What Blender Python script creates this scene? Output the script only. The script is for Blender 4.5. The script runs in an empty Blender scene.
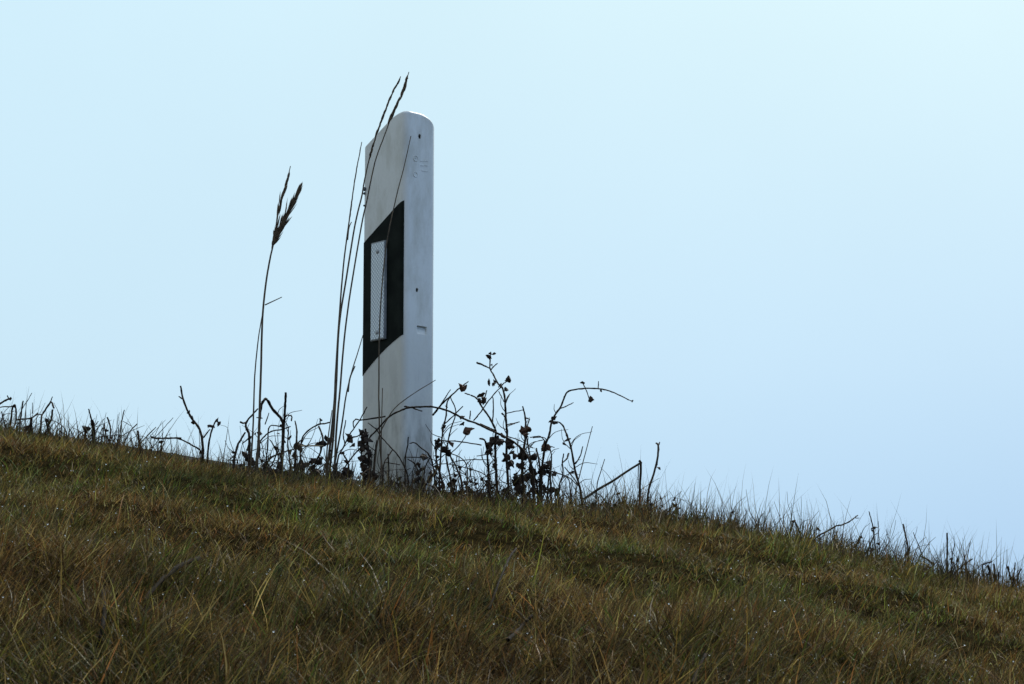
import bpy, bmesh, math, random
import numpy as np
from mathutils import Vector, Matrix

sc = bpy.context.scene
col = sc.collection
R = math.radians
rng = np.random.default_rng(11)
rnd = random.Random(5)

# ------------------------------------------------------------------ camera
EYE = 0.65
PITCH = R(9.78)
LENS = 100.0
FP = 1024 * LENS / 36.0
cd = bpy.data.cameras.new("camera")
cam = bpy.data.objects.new("camera", cd)
col.objects.link(cam)
cam.location = (0, 0, EYE)
cam.rotation_euler = (R(90) + PITCH, 0, 0)
cd.lens = LENS
cd.sensor_width = 36
cd.clip_start = 0.05
cd.clip_end = 5000
cd.dof.use_dof = True
cd.dof.focus_distance = 4.95
cd.dof.aperture_fstop = 45
sc.camera = cam

# ------------------------------------------------------------------ sky and sun
SUN_EL, SUN_AZ = R(42), R(24)          # azimuth to the right of the view direction (+Y)
w = bpy.data.worlds.new("World")
sc.world = w
w.use_nodes = True
nt = w.node_tree
nt.nodes.clear()
N = nt.nodes.new
L = nt.links.new
out = N("ShaderNodeOutputWorld")
bg1 = N("ShaderNodeBackground"); bg2 = N("ShaderNodeBackground"); add = N("ShaderNodeAddShader")
sky = N("ShaderNodeTexSky")
sky.sky_type = 'NISHITA'; sky.sun_disc = False
sky.sun_elevation = SUN_EL; sky.sun_rotation = SUN_AZ
sky.air_density = 1.0; sky.dust_density = 2.0; sky.ozone_density = 1.5
L(sky.outputs[0], bg1.inputs[0]); bg1.inputs[1].default_value = 0.012
# thin high overcast: pale veil, brighter above and towards the sun, greyer blue low down
tc = N("ShaderNodeTexCoord"); sep = N("ShaderNodeSeparateXYZ")
L(tc.outputs["Generated"], sep.inputs[0])
def ramp(stops):
    r = N("ShaderNodeValToRGB"); r.color_ramp.interpolation = 'EASE'
    r.color_ramp.interpolation = 'LINEAR'
    e = r.color_ramp.elements
    e[0].position = stops[0][0]; e[0].color = (*stops[0][1], 1)
    e[1].position = stops[-1][0]; e[1].color = (*stops[-1][1], 1)
    for p, c in stops[1:-1]:
        k = e.new(p); k.color = (*c, 1)
    return r
VEIL_L = [(0.0, (.40, .52, .66)), (.09, (.50, .71, .87)), (.16, (.56, .77, .90)), (.29, (.61, .83, .93)), (.6, (.62, .76, .84)), (1.0, (.60, .68, .76))]
VEIL_R = [(0.0, (.31, .50, .74)), (.09, (.345, .56, .82)), (.16, (.49, .70, .88)), (.29, (.68, .89, .93)), (.6, (.85, .92, .92)), (1.0, (.60, .68, .76))]
VEIL_B = [(0.0, (.44, .48, .46)), (.3, (.42, .47, .48)), (.6, (.46, .53, .57)), (1.0, (.60, .68, .76))]
VEIL_BR = [(0.0, (.38, .62, .98)), (.3, (.40, .66, 1.06)), (.6, (.44, .64, .96)), (1.0, (.60, .68, .76))]
rl, rr, rb, rbr = ramp(VEIL_L), ramp(VEIL_R), ramp(VEIL_B), ramp(VEIL_BR)
for r_ in (rl, rr, rb, rbr): L(sep.outputs[2], r_.inputs[0])
mbx = N('ShaderNodeMapRange'); mbx.interpolation_type = 'SMOOTHSTEP'; mbx.inputs[1].default_value = -.5; mbx.inputs[2].default_value = .6
L(sep.outputs[0], mbx.inputs[0])
mixc = N('ShaderNodeMix'); mixc.data_type = 'RGBA'
L(mbx.outputs[0], mixc.inputs[0]); L(rb.outputs[0], mixc.inputs[6]); L(rbr.outputs[0], mixc.inputs[7])
mx = N("ShaderNodeMapRange"); mx.interpolation_type = 'SMOOTHSTEP'
mx.inputs[1].default_value = -0.22; mx.inputs[2].default_value = 0.24
L(sep.outputs[0], mx.inputs[0])
mixa = N("ShaderNodeMix"); mixa.data_type = 'RGBA'
L(mx.outputs[0], mixa.inputs[0]); L(rl.outputs[0], mixa.inputs[6]); L(rr.outputs[0], mixa.inputs[7])
my = N("ShaderNodeMapRange"); my.interpolation_type = 'SMOOTHSTEP'
my.inputs[1].default_value = 0.75; my.inputs[2].default_value = -0.5
L(sep.outputs[1], my.inputs[0])
mixb = N("ShaderNodeMix"); mixb.data_type = 'RGBA'
L(my.outputs[0], mixb.inputs[0]); L(mixa.outputs[2], mixb.inputs[6]); L(mixc.outputs[2], mixb.inputs[7])
nz = N('ShaderNodeTexNoise'); nz.inputs['Scale'].default_value = 5; nz.inputs['Detail'].default_value = 5
L(tc.outputs['Generated'], nz.inputs['Vector'])
nr = N('ShaderNodeMapRange'); nr.inputs[1].default_value = .3; nr.inputs[2].default_value = .7; nr.inputs[3].default_value = .975; nr.inputs[4].default_value = 1.02
L(nz.outputs[0], nr.inputs[0])
vs_ = N('ShaderNodeVectorMath'); vs_.operation = 'SCALE'; L(mixb.outputs[2], vs_.inputs[0]); L(nr.outputs[0], vs_.inputs['Scale'])
L(vs_.outputs[0], bg2.inputs[0]); bg2.inputs[1].default_value = 0.95
L(bg1.outputs[0], add.inputs[0]); L(bg2.outputs[0], add.inputs[1]); L(add.outputs[0], out.inputs[0])

sd = bpy.data.lights.new("sun", 'SUN'); sun = bpy.data.objects.new("sun", sd); col.objects.link(sun)
sd.energy = 3.6; sd.angle = R(1.5); sd.color = (1, .95, .86)
sdir = Vector((math.sin(SUN_AZ) * math.cos(SUN_EL), math.cos(SUN_AZ) * math.cos(SUN_EL), math.sin(SUN_EL)))
sun.rotation_euler = sdir.to_track_quat('Z', 'Y').to_euler()
sun.location = (5, 10, 12)

sc.view_settings.view_transform = 'Standard'; sc.view_settings.look = 'None'
sc.view_settings.exposure = 0; sc.view_settings.gamma = 1; sc.view_settings.use_curve_mapping = False
sc.render.engine = 'CYCLES'
sc.cycles.transparent_max_bounces = 8

# ------------------------------------------------------------------ helpers
def tanrow(row):
    v = (342 - row) / FP
    return (math.sin(PITCH) + v * math.cos(PITCH)) / (math.cos(PITCH) - v * math.sin(PITCH))
def zrow(row, Y): return EYE + Y * tanrow(row)
def P(px, row, Y):
    v = (342 - row) / FP; u = (px - 512) / FP
    k = Y / (math.cos(PITCH) - v * math.sin(PITCH))
    return Vector((u * k, Y, EYE + k * (math.sin(PITCH) + v * math.cos(PITCH))))

def mesh_obj(name, verts, faces, mat, parent=None, smooth=True):
    me = bpy.data.meshes.new(name); me.from_pydata([tuple(v) for v in verts], [], faces)
    me.validate(); me.update()
    if smooth: me.polygons.foreach_set('use_smooth', [True] * len(me.polygons))
    o = bpy.data.objects.new(name, me); col.objects.link(o)
    for m in (mat if isinstance(mat, (list, tuple)) else [mat]): me.materials.append(m)
    if parent: o.parent = parent
    return o
def bm_obj(name, bm, mat, parent=None, smooth=False):
    me = bpy.data.meshes.new(name); bm.to_mesh(me); bm.free()
    if smooth: me.polygons.foreach_set('use_smooth', [True] * len(me.polygons))
    o = bpy.data.objects.new(name, me); col.objects.link(o); me.materials.append(mat)
    if parent: o.parent = parent
    return o
def tag(o, label=None, cat=None, group=None, kind=None):
    if label: o['label'] = label
    if cat: o['category'] = cat
    if group: o['group'] = group
    if kind: o['kind'] = kind
    return o
def empty(name, loc):
    o = bpy.data.objects.new(name, None); o.empty_display_size = .05; col.objects.link(o); o.location = loc
    return o
def big_mesh(name, V, quads, tris, mat, attrs=None):
    """V (n,3); quads (a,4); tris (b,3)"""
    me = bpy.data.meshes.new(name)
    me.vertices.add(len(V)); me.vertices.foreach_set('co', V.astype(np.float32).ravel())
    nl = quads.size + tris.size
    me.loops.add(nl); me.loops.foreach_set('vertex_index', np.concatenate([quads.ravel(), tris.ravel()]).astype(np.int32))
    npoly = len(quads) + len(tris)
    st = np.concatenate([np.arange(len(quads)) * 4, quads.size + np.arange(len(tris)) * 3]).astype(np.int32)
    me.polygons.add(npoly); me.polygons.foreach_set('loop_start', st)
    me.polygons.foreach_set('use_smooth', np.ones(npoly, dtype=bool))
    me.update(calc_edges=True)
    if attrs is not None:
        a = me.color_attributes.new('tint', 'FLOAT_COLOR', 'POINT')
        a.data.foreach_set('color', attrs.astype(np.float32).ravel())
    me.materials.append(mat)
    o = bpy.data.objects.new(name, me); col.objects.link(o)
    return o

def wav(x, y, s, seed):
    r = np.random.default_rng(seed); v = 0
    for i in range(7):
        a = r.uniform(0, 2 * math.pi); f = r.uniform(.6, 1.6) / s * 2 * math.pi; p = r.uniform(0, 6.28)
        v = v + np.sin((x * math.cos(a) + y * math.sin(a)) * f + p + .8 * np.sin((x * math.sin(a) - y * math.cos(a)) * f * .7 + p * 2))
    return v / 7 * 1.6

# ------------------------------------------------------------------ materials
def material(name):
    m = bpy.data.materials.new(name); m.use_nodes = True
    return m, m.node_tree, m.node_tree.nodes["Principled BSDF"]
def noise_mat(name, c1, c2, scale=30, rough=.8, bump=.2, detail=6, spec=.3, bdist=.002, lo=.35, hi=.65):
    m, t, b = material(name)
    tcn = t.nodes.new("ShaderNodeTexCoord"); n = t.nodes.new("ShaderNodeTexNoise")
    n.inputs["Scale"].default_value = scale; n.inputs["Detail"].default_value = detail
    t.links.new(tcn.outputs["Object"], n.inputs["Vector"])
    r = t.nodes.new("ShaderNodeValToRGB"); r.color_ramp.elements[0].position = lo; r.color_ramp.elements[1].position = hi
    r.color_ramp.elements[0].color = (*c1, 1); r.color_ramp.elements[1].color = (*c2, 1)
    t.links.new(n.outputs[0], r.inputs[0]); t.links.new(r.outputs[0], b.inputs["Base Color"])
    b.inputs["Roughness"].default_value = rough; b.inputs["Specular IOR Level"].default_value = spec
    if bump:
        bp = t.nodes.new("ShaderNodeBump"); bp.inputs["Strength"].default_value = bump; bp.inputs["Distance"].default_value = bdist
        t.links.new(n.outputs[0], bp.inputs["Height"]); t.links.new(bp.outputs[0], b.inputs["Normal"])
    return m

def grass_mat(name, transl=.3, rough=.55, spec=.10):
    m, t, b = material(name)
    a = t.nodes.new("ShaderNodeAttribute"); a.attribute_name = 'tint'
    t.links.new(a.outputs["Color"], b.inputs["Base Color"])
    b.inputs["Roughness"].default_value = rough; b.inputs["Specular IOR Level"].default_value = spec
    tr = t.nodes.new("ShaderNodeBsdfTranslucent"); t.links.new(a.outputs["Color"], tr.inputs[0])
    mxs = t.nodes.new("ShaderNodeMixShader"); mxs.inputs[0].default_value = transl
    t.links.new(b.outputs[0], mxs.inputs[1]); t.links.new(tr.outputs[0], mxs.inputs[2])
    t.links.new(mxs.outputs[0], t.nodes["Material Output"].inputs[0])
    return m

M_soil = noise_mat('dark soil and thatch', (.008, .007, .003), (.034, .024, .010), 60, 1.0, .6, spec=.0)
M_asphalt = noise_mat('asphalt', (.04, .04, .042), (.07, .07, .07), 180, .9, .4)
M_line = noise_mat('road paint', (.55, .55, .53), (.72, .72, .70), 60, .7, .1)
M_kerb = noise_mat('weathered concrete edging', (.12, .12, .12), (.26, .26, .25), 60, .9, .5)
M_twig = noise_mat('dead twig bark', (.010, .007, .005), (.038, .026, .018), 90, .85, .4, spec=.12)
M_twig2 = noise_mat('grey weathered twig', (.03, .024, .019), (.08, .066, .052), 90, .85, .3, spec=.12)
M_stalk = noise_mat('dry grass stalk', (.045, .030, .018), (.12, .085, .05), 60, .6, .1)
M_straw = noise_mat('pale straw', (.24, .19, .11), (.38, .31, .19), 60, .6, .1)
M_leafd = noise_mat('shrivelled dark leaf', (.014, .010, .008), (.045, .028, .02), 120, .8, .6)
M_leafb = noise_mat('brown dead leaf', (.045, .022, .013), (.12, .055, .03), 120, .75, .6)
M_seed = noise_mat('dry seed husk', (.045, .03, .018), (.16, .11, .065), 200, .7, .3)
M_grass = grass_mat('grass blades')
M_dry = grass_mat('dry standing stems', .12, .6, .2)

# ------------------------------------------------------------------ ground
YC = 4.8
_px = np.array([0, 50, 100, 150, 200, 270, 330, 400, 500, 600, 700, 760, 820, 880, 950, 1024.])
_row = np.array([436, 444, 452, 461, 469, 480, 490, 498, 506, 520, 530, 541, 553, 566, 583, 602.])
_cx, _cz = [], []
for p_, r_ in zip(_px, _row):
    q = P(p_, r_, YC); _cx.append(q.x); _cz.append(q.z)
_cx = np.array(_cx); _cz = np.array(_cz)
_ax = np.concatenate([[-400, -60, -20, -6, -2.5], _cx, [2.5, 6, 20, 60, 400]])
_az = np.concatenate([_cz[0] + np.array([.9, .9, .8, .45, .2]), _cz, _cz[-1] - np.array([.3, .65, .85, .9, .9])])
def CR(x):
    s = 0
    for dx in (-.12, -.06, 0, .06, .12): s = s + np.interp(x + dx, _ax, _az)
    return s / 5
def sp(t): return np.logaddexp(0, t)
ROADY = 5.78
def ground(x, y):
    x = np.asarray(x, float); y = np.asarray(y, float)
    u = y - YC
    z = CR(x) + .105 * u - .145 * .10 * sp(-(u + .15) / .10) - .105 * .08 * sp((y - ROADY) / .08)
    z = z + .25 * .5 * sp(-(y + 1.0) / .5)
    amp = .5 + .5 * np.tanh((4.5 - y) / .25)
    amp = amp * (.5 + .5 * np.tanh((y + 1) / 2))
    z = z + amp * (.028 * wav(x, y, .42, 3) + .006 * wav(x, y, .2, 4))
    far = np.clip((np.abs(x) + np.abs(y)) / 60 - .5, 0, 1)
    z = z + far * 0
    # the land falls away beyond the road
    z = z - .02 * np.clip(y - 14, 0, 60)
    return z
def g1(x, y): return float(ground(np.array([x]), np.array([y]))[0])

def axis(lo, hi, step, outer, ratio=1.35):
    a = list(np.arange(lo, hi + 1e-6, step)); s = step; v = hi
    while v < outer: s *= ratio; v += s; a.append(v)
    s = step; v = lo; pre = []
    while v > -outer: s *= ratio; v -= s; pre.append(v)
    return np.array(pre[::-1] + a)
xs = axis(-1.6, 1.6, .04, 1500); ys = axis(2.2, 6.0, .04, 1500)
X, Y = np.meshgrid(xs, ys, indexing='ij')
Z = ground(X, Y)
V = np.stack([X.ravel(), Y.ravel(), Z.ravel()], 1)
nx, ny = len(xs), len(ys)
ii, jj = np.meshgrid(np.arange(nx - 1), np.arange(ny - 1), indexing='ij')
a_ = (ii * ny + jj).ravel()
Q = np.stack([a_, a_ + ny, a_ + ny + 1, a_ + 1], 1)
go = big_mesh('ground', V, Q, np.zeros((0, 3), int), M_soil)
tag(go, 'grassy embankment falling to the right below the crest', kind='structure')

# road behind the crest
rx = axis(-3, 3, .1, 400)
def strip(name, y0, y1, lift, thick, mat, n=4):
    vv, ff = [], []
    yy = np.linspace(y0, y1, n)
    for x in rx:
        zz = ground(np.full(n, x), np.full(n, ROADY + .3)) + lift + .008 / (1 + math.exp(max(-60, min(60, (x + .42) / .06))))
        for k in range(n): vv.append((x, yy[k], zz[k]))
    m0 = len(vv)
    for x_i in range(len(rx)):
        vv.append((rx[x_i], y0, vv[x_i * n][2] - thick))
    for i in range(len(rx) - 1):
        for k in range(n - 1): ff.append((i * n + k, (i + 1) * n + k, (i + 1) * n + k + 1, i * n + k + 1))
        ff.append((m0 + i, m0 + i + 1, (i + 1) * n, i * n))
    return mesh_obj(name, vv, ff, mat, smooth=False)
tag(strip('road', ROADY, ROADY + 6.5, .018, .12, M_asphalt), kind='structure')
tag(strip('road_edge_line', ROADY + .25, ROADY + .37, .0225, .002, M_line, 2), kind='structure')

# concrete edging of the road, just showing over the crest at the left
bm = bmesh.new()
for k in range(-12, 14):
    x0 = k * .5; x1 = x0 + .494
    heave = .010 if x0 < -.45 else 0.0
    z0 = g1(x0, ROADY) + .012 + heave; z1 = g1(x1, ROADY) + .012 + heave
    ya, yb = ROADY - .085, ROADY - .005
    vs = [bm.verts.new(c) for c in ((x0, ya, z0 - .2), (x1, ya, z1 - .2), (x1, yb, z1 - .2), (x0, yb, z0 - .2), (x0, ya, z0), (x1, ya, z1), (x1, yb, z1 + .004), (x0, yb, z0 + .004))]
    for f in ((0, 1, 5, 4), (1, 2, 6, 5), (2, 3, 7, 6), (3, 0, 4, 7), (4, 5, 6, 7)): bm.faces.new([vs[i] for i in f])
tag(bm_obj('kerb', bm, M_kerb), kind='structure')

# ------------------------------------------------------------------ grass
def blades(name, px, py, h, wd, lean, lang, curl, colr, mat, seg=3, zoff=None):
    """one mesh of tapering bent blades"""
    n = len(px); z = ground(px, py) - .004
    if zoff is not None: z = z + zoff
    th = rng.uniform(0, math.pi, n)
    wx, wy = np.cos(th), np.sin(th)
    lv = seg + 1
    V = np.zeros((n, 2 * seg + 1, 3))
    ca, sa = np.cos(lang), np.sin(lang)
    bx = rng.normal(0, .12, n)
    for k in range(lv):
        t = k / seg
        ang = lean + curl * t            # angle away from vertical
        # integrate roughly
        ang_m = lean + curl * t * .5
        r = h * t * np.sin(ang_m); zz = h * t * np.cos(ang_m)
        cx = px + ca * r - sa * bx * h * t * t; cy = py + sa * r + ca * bx * h * t * t; cz = z + zz
        ww = wd * .5 * (1 - t) ** .7 * (1 if k else .75)
        if k < seg:
            V[:, 2 * k] = np.stack([cx - wx * ww, cy - wy * ww, cz], 1)
            V[:, 2 * k + 1] = np.stack([cx + wx * ww, cy + wy * ww, cz], 1)
        else:
            V[:, 2 * k] = np.stack([cx, cy, cz], 1)
    vp = 2 * seg + 1
    base = (np.arange(n) * vp)[:, None]
    q = []
    for k in range(seg - 1):
        q.append(base + np.array([[2 * k, 2 * k + 1, 2 * k + 3, 2 * k + 2]]))
    Qd = np.concatenate(q, 0)
    T = base + np.array([[2 * seg - 2, 2 * seg - 1, 2 * seg]])
    # colour per vertex, tips often drier
    tip = np.zeros((vp,)); 
    for k in range(seg): tip[2 * k] = tip[2 * k + 1] = k / seg
    tip[-1] = 1
    C = np.ones((n, vp, 4))
    dry = np.array([.20, .145, .075])
    dm = (rng.random(n) ** 2)[:, None, None] * tip[None, :, None] * .55
    C[:, :, :3] = colr[:, None, :] * (1 - dm) + dry * dm
    return big_mesh(name, V.reshape(-1, 3), Qd, T, mat, C.reshape(-1, 4)), V[:, -1]

GREEN = np.array([.036, .080, .012]); OLIVE = np.array([.095, .100, .018]); BLUEG = np.array([.050, .085, .040])
STRAW = np.array([.32, .24, .085]); BROWN = np.array([.130, .078, .024]); DARK = np.array([.035, .024, .013]); RUST = np.array([.19, .080, .026])
def pick(n, wts, cols):
    wts = wts / wts.sum(1, keepdims=True); c = np.cumsum(wts, 1); r = rng.random((n, 1))
    i = np.minimum((r > c).sum(1), len(cols) - 1)
    return np.array(cols)[i]

def tuft_field(nt, per, ylo, yhi, halfw, spread):
    ty = rng.uniform(ylo, yhi, nt); tx = rng.uniform(-1, 1, nt) * halfw(ty)
    idx = np.repeat(np.arange(nt), per)
    s = spread
    px = tx[idx] + rng.normal(0, s, nt * per); py = ty[idx] + rng.normal(0, s, nt * per)
    return tx, ty, idx, px, py

def sward(name, nt, per, ylo, yhi, halfw, spread, dens_scale=1):
    tx, ty, idx, px, py = tuft_field(nt, per, ylo, yhi, halfw, spread)
    gap = wav(px, py, .055, 41) + .8 * wav(px, py, .11, 42) + .25 * rng.normal(0, 1, len(px))
    k_ = gap > -.50 + .28 * np.clip((3.9 - py) / .6, 0, 1); idx, px, py = idx[k_], px[k_], py[k_]
    n = len(px)
    near = np.clip((4.05 - ty) / .7, 0, 1); near = near * near * (3 - 2 * near)
    crest = np.clip((ty - 4.35) / .3, 0, 1)
    pg = wav(tx, ty, .55, 21) * .6 + wav(tx, ty, .2, 22) * .5        # green patches
    ht = .022 + .031 * near - .003 * crest
    ht = ht * (1 + .28 * wav(tx, ty, .4, 23)) * np.clip(1 + .55 * wav(tx, ty, .13, 25), .35, 2) * (1 + crest * np.clip(1.3 * wav(tx, ty * .3, .16, 26) + .25, 0, 1.3) * (.35 + .75 * (tx > .15))) * rng.uniform(.75, 1.35, nt)
    ln = rng.uniform(.1, 1.0, nt) + .15 * wav(tx, ty, .6, 24)
    la = rng.normal(.1, 1.25, nt)       # mostly leaning to +x
    cu = rng.uniform(.3, 1.9, nt)
    h = ht[idx] * rng.uniform(.45, 1.25, n)
    lean = ln[idx] * rng.uniform(.5, 1.4, n); lang = la[idx] + rng.normal(0, .9, n)
    curl = cu[idx] * rng.uniform(.3, 1.5, n)
    wd = rng.uniform(.0008, .0018, n) * (1 + .35 * near[idx])
    g = np.clip(.75 + 2.3 * pg, .02, 3.2)
    wt = np.stack([g * .8 * (1 - .45 * near), g * .8 + .3, g * .35, .30 + .30 * near + .12 * crest, .55 + .6 * near + .4 * crest, .34 + .75 * near, .22 + .15 * crest + .1 * near], 1)
    cb = pick(nt, wt, [GREEN, OLIVE, BLUEG, STRAW, BROWN, DARK, RUST])
    cc = pick(n, wt[idx], [GREEN, OLIVE, BLUEG, STRAW, BROWN, DARK, RUST])
    c = (cb[idx] * .4 + cc * .6) * np.minimum(rng.lognormal(-.22, .85, (n, 1)), 3.0) * (1 + .25 * wav(tx, ty, .3, 27))[idx][:, None] * (.75 + .5 * rng.random((nt, 1)))[idx] * (1.16 - .38 * near[idx])[:, None] * np.array([1.04, .98, .92])
    c = np.minimum(c, .5)
    return blades(name, px, py, h, wd, lean, lang, curl, c, M_grass)

gr, tips = sward('grass', 52000, 10, 2.6, 5.72, lambda y: y * .20 + .12, .013)
tag(gr, 'short green and tawny grass covering the embankment', 'grass', kind='stuff')
def sidew(y): return 3.6 + 0 * y
gs, _ = sward('surrounding_grass', 7000, 12, .6, 5.7, sidew, .03)
tag(gs, 'coarser grass spreading beyond the sides of the slope', 'grass', kind='stuff')

# long dry bents and straw in the foreground, and the thin standing fringe along the crest
n = 2800
fy = 2.75 + rng.random(n) ** 1.4 * 1.2; fx = rng.uniform(-1, 1, n) * (fy * .2 + .1)
c = pick(n, np.tile([[1., 1.2, .9, .5, .5]], (n, 1)), [STRAW, BROWN, OLIVE, DARK, RUST]) * rng.lognormal(-.2, .5, (n, 1))
b1, _ = blades('dry_grass', fx, fy, rng.uniform(.04, .105, n), rng.uniform(.0012, .0028, n), rng.uniform(.1, 1.3, n),
            rng.normal(.2, 1.4, n), rng.uniform(-.6, 1.8, n), c, M_grass, 4)
tag(b1, 'long brown straw blades at the foot of the slope', 'dry grass', kind='stuff')

n = 13000
fy = rng.uniform(4.65, 5.68, n); fx = rng.uniform(-1, 1, n) * (fy * .2 + .15)
fpx = 512 + fx / fy * FP * .99
dens = .40 + .25 * wav(fx, fy, .3, 31) + .50 * (fpx > 560) + .10 * (fpx < 110)
keep = (rng.random(n) < dens) & ~((fpx > 150) & (fpx < 300) & (fy > 5.0) & (rng.random(n) < .85))
fx, fy, fpx = fx[keep], fy[keep], fpx[keep]; n = len(fx)
hh = rng.gamma(2.6, .013, n) + .016; hh = np.minimum(hh, .12) * np.where(fpx > 560, 1.2, .95)
c = pick(n, np.tile([[.45, 1.2, .7, 1.0]], (n, 1)), [STRAW, BROWN, OLIVE, DARK]) * rng.uniform(.3, .8, (n, 1))
b2, _ = blades('dry_grass', fx, fy, hh, rng.uniform(.0010, .0020, n), rng.uniform(0, .8, n), rng.normal(.0, 1.4, n), rng.normal(.2, .7, n), c, M_dry, 4)
tag(b2, 'thin dry grass tips standing against the sky along the crest', 'dry grass', kind='stuff')

# short broken stems on the crest, part of the ground cover
n = 3300
fy = rng.uniform(4.7, 5.5, n); fx = rng.uniform(-1, 1, n) * (fy * .2 + .1); fpx = 512 + fx / fy * FP
keep = rng.random(n) < np.where(fpx < 200, .40, np.where((fpx > 235) & (fpx < 600), .95, .10)); fx, fy = fx[keep], fy[keep]; n = len(fx)
c = np.tile(DARK, (n, 1)) * rng.uniform(.5, 1.4, (n, 1))
b3, _ = blades('stubble', fx, fy, np.minimum(rng.gamma(3.5, .012, n) + .012, .12), rng.uniform(.0012, .0028, n), rng.uniform(0, .8, n), rng.uniform(-3.1, 3.1, n), rng.normal(0, .8, n), c, M_dry, 4)
tag(b3, 'short dark broken weed stems among the grass along the crest', 'weeds', kind='stuff')

# dew drops on the blades
m, t, b = material('dew water')
b.inputs["Base Color"].default_value = (1, 1, 1, 1); b.inputs["Transmission Weight"].default_value = 1
b.inputs["IOR"].default_value = 1.33; b.inputs["Roughness"].default_value = 0.0
bm = bmesh.new(); bmesh.ops.create_icosphere(bm, subdivisions=2, radius=1)
iv = np.array([v.co[:] for v in bm.verts]); it = np.array([[v.index for v in f.verts] for f in bm.faces]); bm.free()
sel = rng.choice(len(tips), 9000, replace=False); tp = tips[sel]
tp = tp[(tp[:, 1] < 4.75) & (np.abs(tp[:, 0]) < tp[:, 1] * .2)]
ex = tp[:, 2] - ground(tp[:, 0], tp[:, 1]); tp = tp[ex > .016][:1300]
rr_ = .0003 + .0009 * rng.random(len(tp)) ** 2
DV = (iv[None] * rr_[:, None, None] + tp[:, None]).reshape(-1, 3)
DT = (it[None] + (np.arange(len(tp)) * len(iv))[:, None, None]).reshape(-1, 3)
dw = big_mesh('dew_drops', DV, np.zeros((0, 4), int), DT, m)
tag(dw, 'tiny dew drops glinting on the grass blades', 'dew', kind='stuff')

# ------------------------------------------------------------------ delineator post
A0Y, A1Y = 5.215, 5.12
p0 = P(362.6, 300, A0Y); p1 = P(404.2, 300, A1Y)
adir = Vector((p1.x - p0.x, p1.y - p0.y, 0)); AW = adir.length; adir.normalize()
bdir = Vector((-adir.y, adir.x, 0)); BW = .077
zb = g1(p0.x, 5.17)
post = empty('delineator_post', (p0.x, p0.y, zb))
tag(post, 'tall white plastic roadside marker post with slanted black band and silver reflector', 'marker post')
def loc(d, bb, z): return Vector((0, 0, 0)) + adir * d + bdir * bb + Vector((0, 0, z - zb))
def corner(cx, cy, r, a0, a1, n):
    return [(cx + r * math.cos(a0 + (a1 - a0) * k / n), cy + r * math.sin(a0 + (a1 - a0) * k / n)) for k in range(n + 1)]
r0, r1_, r2, r3 = .005, .013, .016, .010
sec = []          # counter-clockwise in (d, b)
sec += corner(r0, r0, r0, math.pi, 1.5 * math.pi, 5)
for k in range(1, 12): sec.append((r0 + (AW - r1_ - r0) * k / 12, 0))
sec += corner(AW - r1_, r1_, r1_, 1.5 * math.pi, 2 * math.pi, 12)
for k in range(1, 12): sec.append((AW, r1_ + (BW - r2 - r1_) * k / 12))
sec += corner(AW - r2, BW - r2, r2, 0, .5 * math.pi, 8)
for k in range(1, 12): sec.append((AW - r2 - (AW - r2 - r3) * k / 12, BW))
sec += corner(r3, BW - r3, r3, .5 * math.pi, math.pi, 5)
for k in range(1, 4): sec.append((0, BW - r3 - (BW - r3 - r0) * k / 4))
ns = len(sec)
nrm = []
for i in range(ns):
    t_ = Vector((sec[(i + 1) % ns][0] - sec[i - 1][0], sec[(i + 1) % ns][1] - sec[i - 1][1])).normalized()
    nrm.append((t_.y, -t_.x))
zt0 = zrow(146.5, A0Y); ztop = zrow(112.0, A1Y + .02)
DK = AW - .028
def ztopf(d, bb):
    # sloped towards the road side, levelling smoothly near the field side
    s = (ztop - zt0) / DK * 1.02; v = DK - d
    t_ = min(.975, max(0, (bb - .030) / (BW - .030)))
    return ztop - s * (.010 * float(np.log1p(np.exp(v / .010)))) - .034 * (1 - math.sqrt(1 - t_ * t_))
def edgeR(d, bb):
    # rounding radius of the top edge: sharp on the sign face, generous on the field side
    f = min(1, max(0, (bb - .012) / .045))
    g = min(1, max(0, (d - (AW - .03)) / .03))
    return .004 + .002 * g
vv, ff = [], []
levels = [-.35, .03, .2, .4, .5]
rings = []
for i in range(ns):
    pass
def addring(pts):
    b0 = len(vv); vv.extend(pts); rings.append(b0)
for lz in levels: addring([loc(d, b_, zb + lz if lz < .5 else zb + lz) for d, b_ in sec])
NK = 9
for k in range(NK):
    a = math.pi / 2 * k / (NK - 1)
    pts = []
    for (d, b_), nn in zip(sec, nrm):
        r_ = edgeR(d, b_); ins = r_ * (1 - math.cos(a))
        d2, b2 = d - nn[0] * ins, b_ - nn[1] * ins
        pts.append(loc(d2, b2, ztopf(d2, b2) - r_ + r_ * math.sin(a)))
    addring(pts)
# inner cap rings
last = [(d - nn[0] * edgeR(d, b_), b_ - nn[1] * edgeR(d, b_)) for (d, b_), nn in zip(sec, nrm)]
for s_ in (.9, .8, .68, .55, .42, .3, .15):
    pts = []
    for d, b_ in last:
        d2 = d; b2 = .028 + (b_ - .028) * s_
        d2 = AW / 2 + (d - AW / 2) * (s_ * .3 + .7)
        pts.append(loc(d2, b2, ztopf(d2, b2)))
    addring(pts)
for a_, b_ in zip(rings[:-1], rings[1:]):
    for i in range(ns):
        j = (i + 1) % ns; ff.append((a_ + i, a_ + j, b_ + j, b_ + i))
ff.append(tuple(rings[-1] + i for i in range(ns)))
ff.append(tuple(reversed([rings[0] + i for i in range(ns)])))

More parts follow.
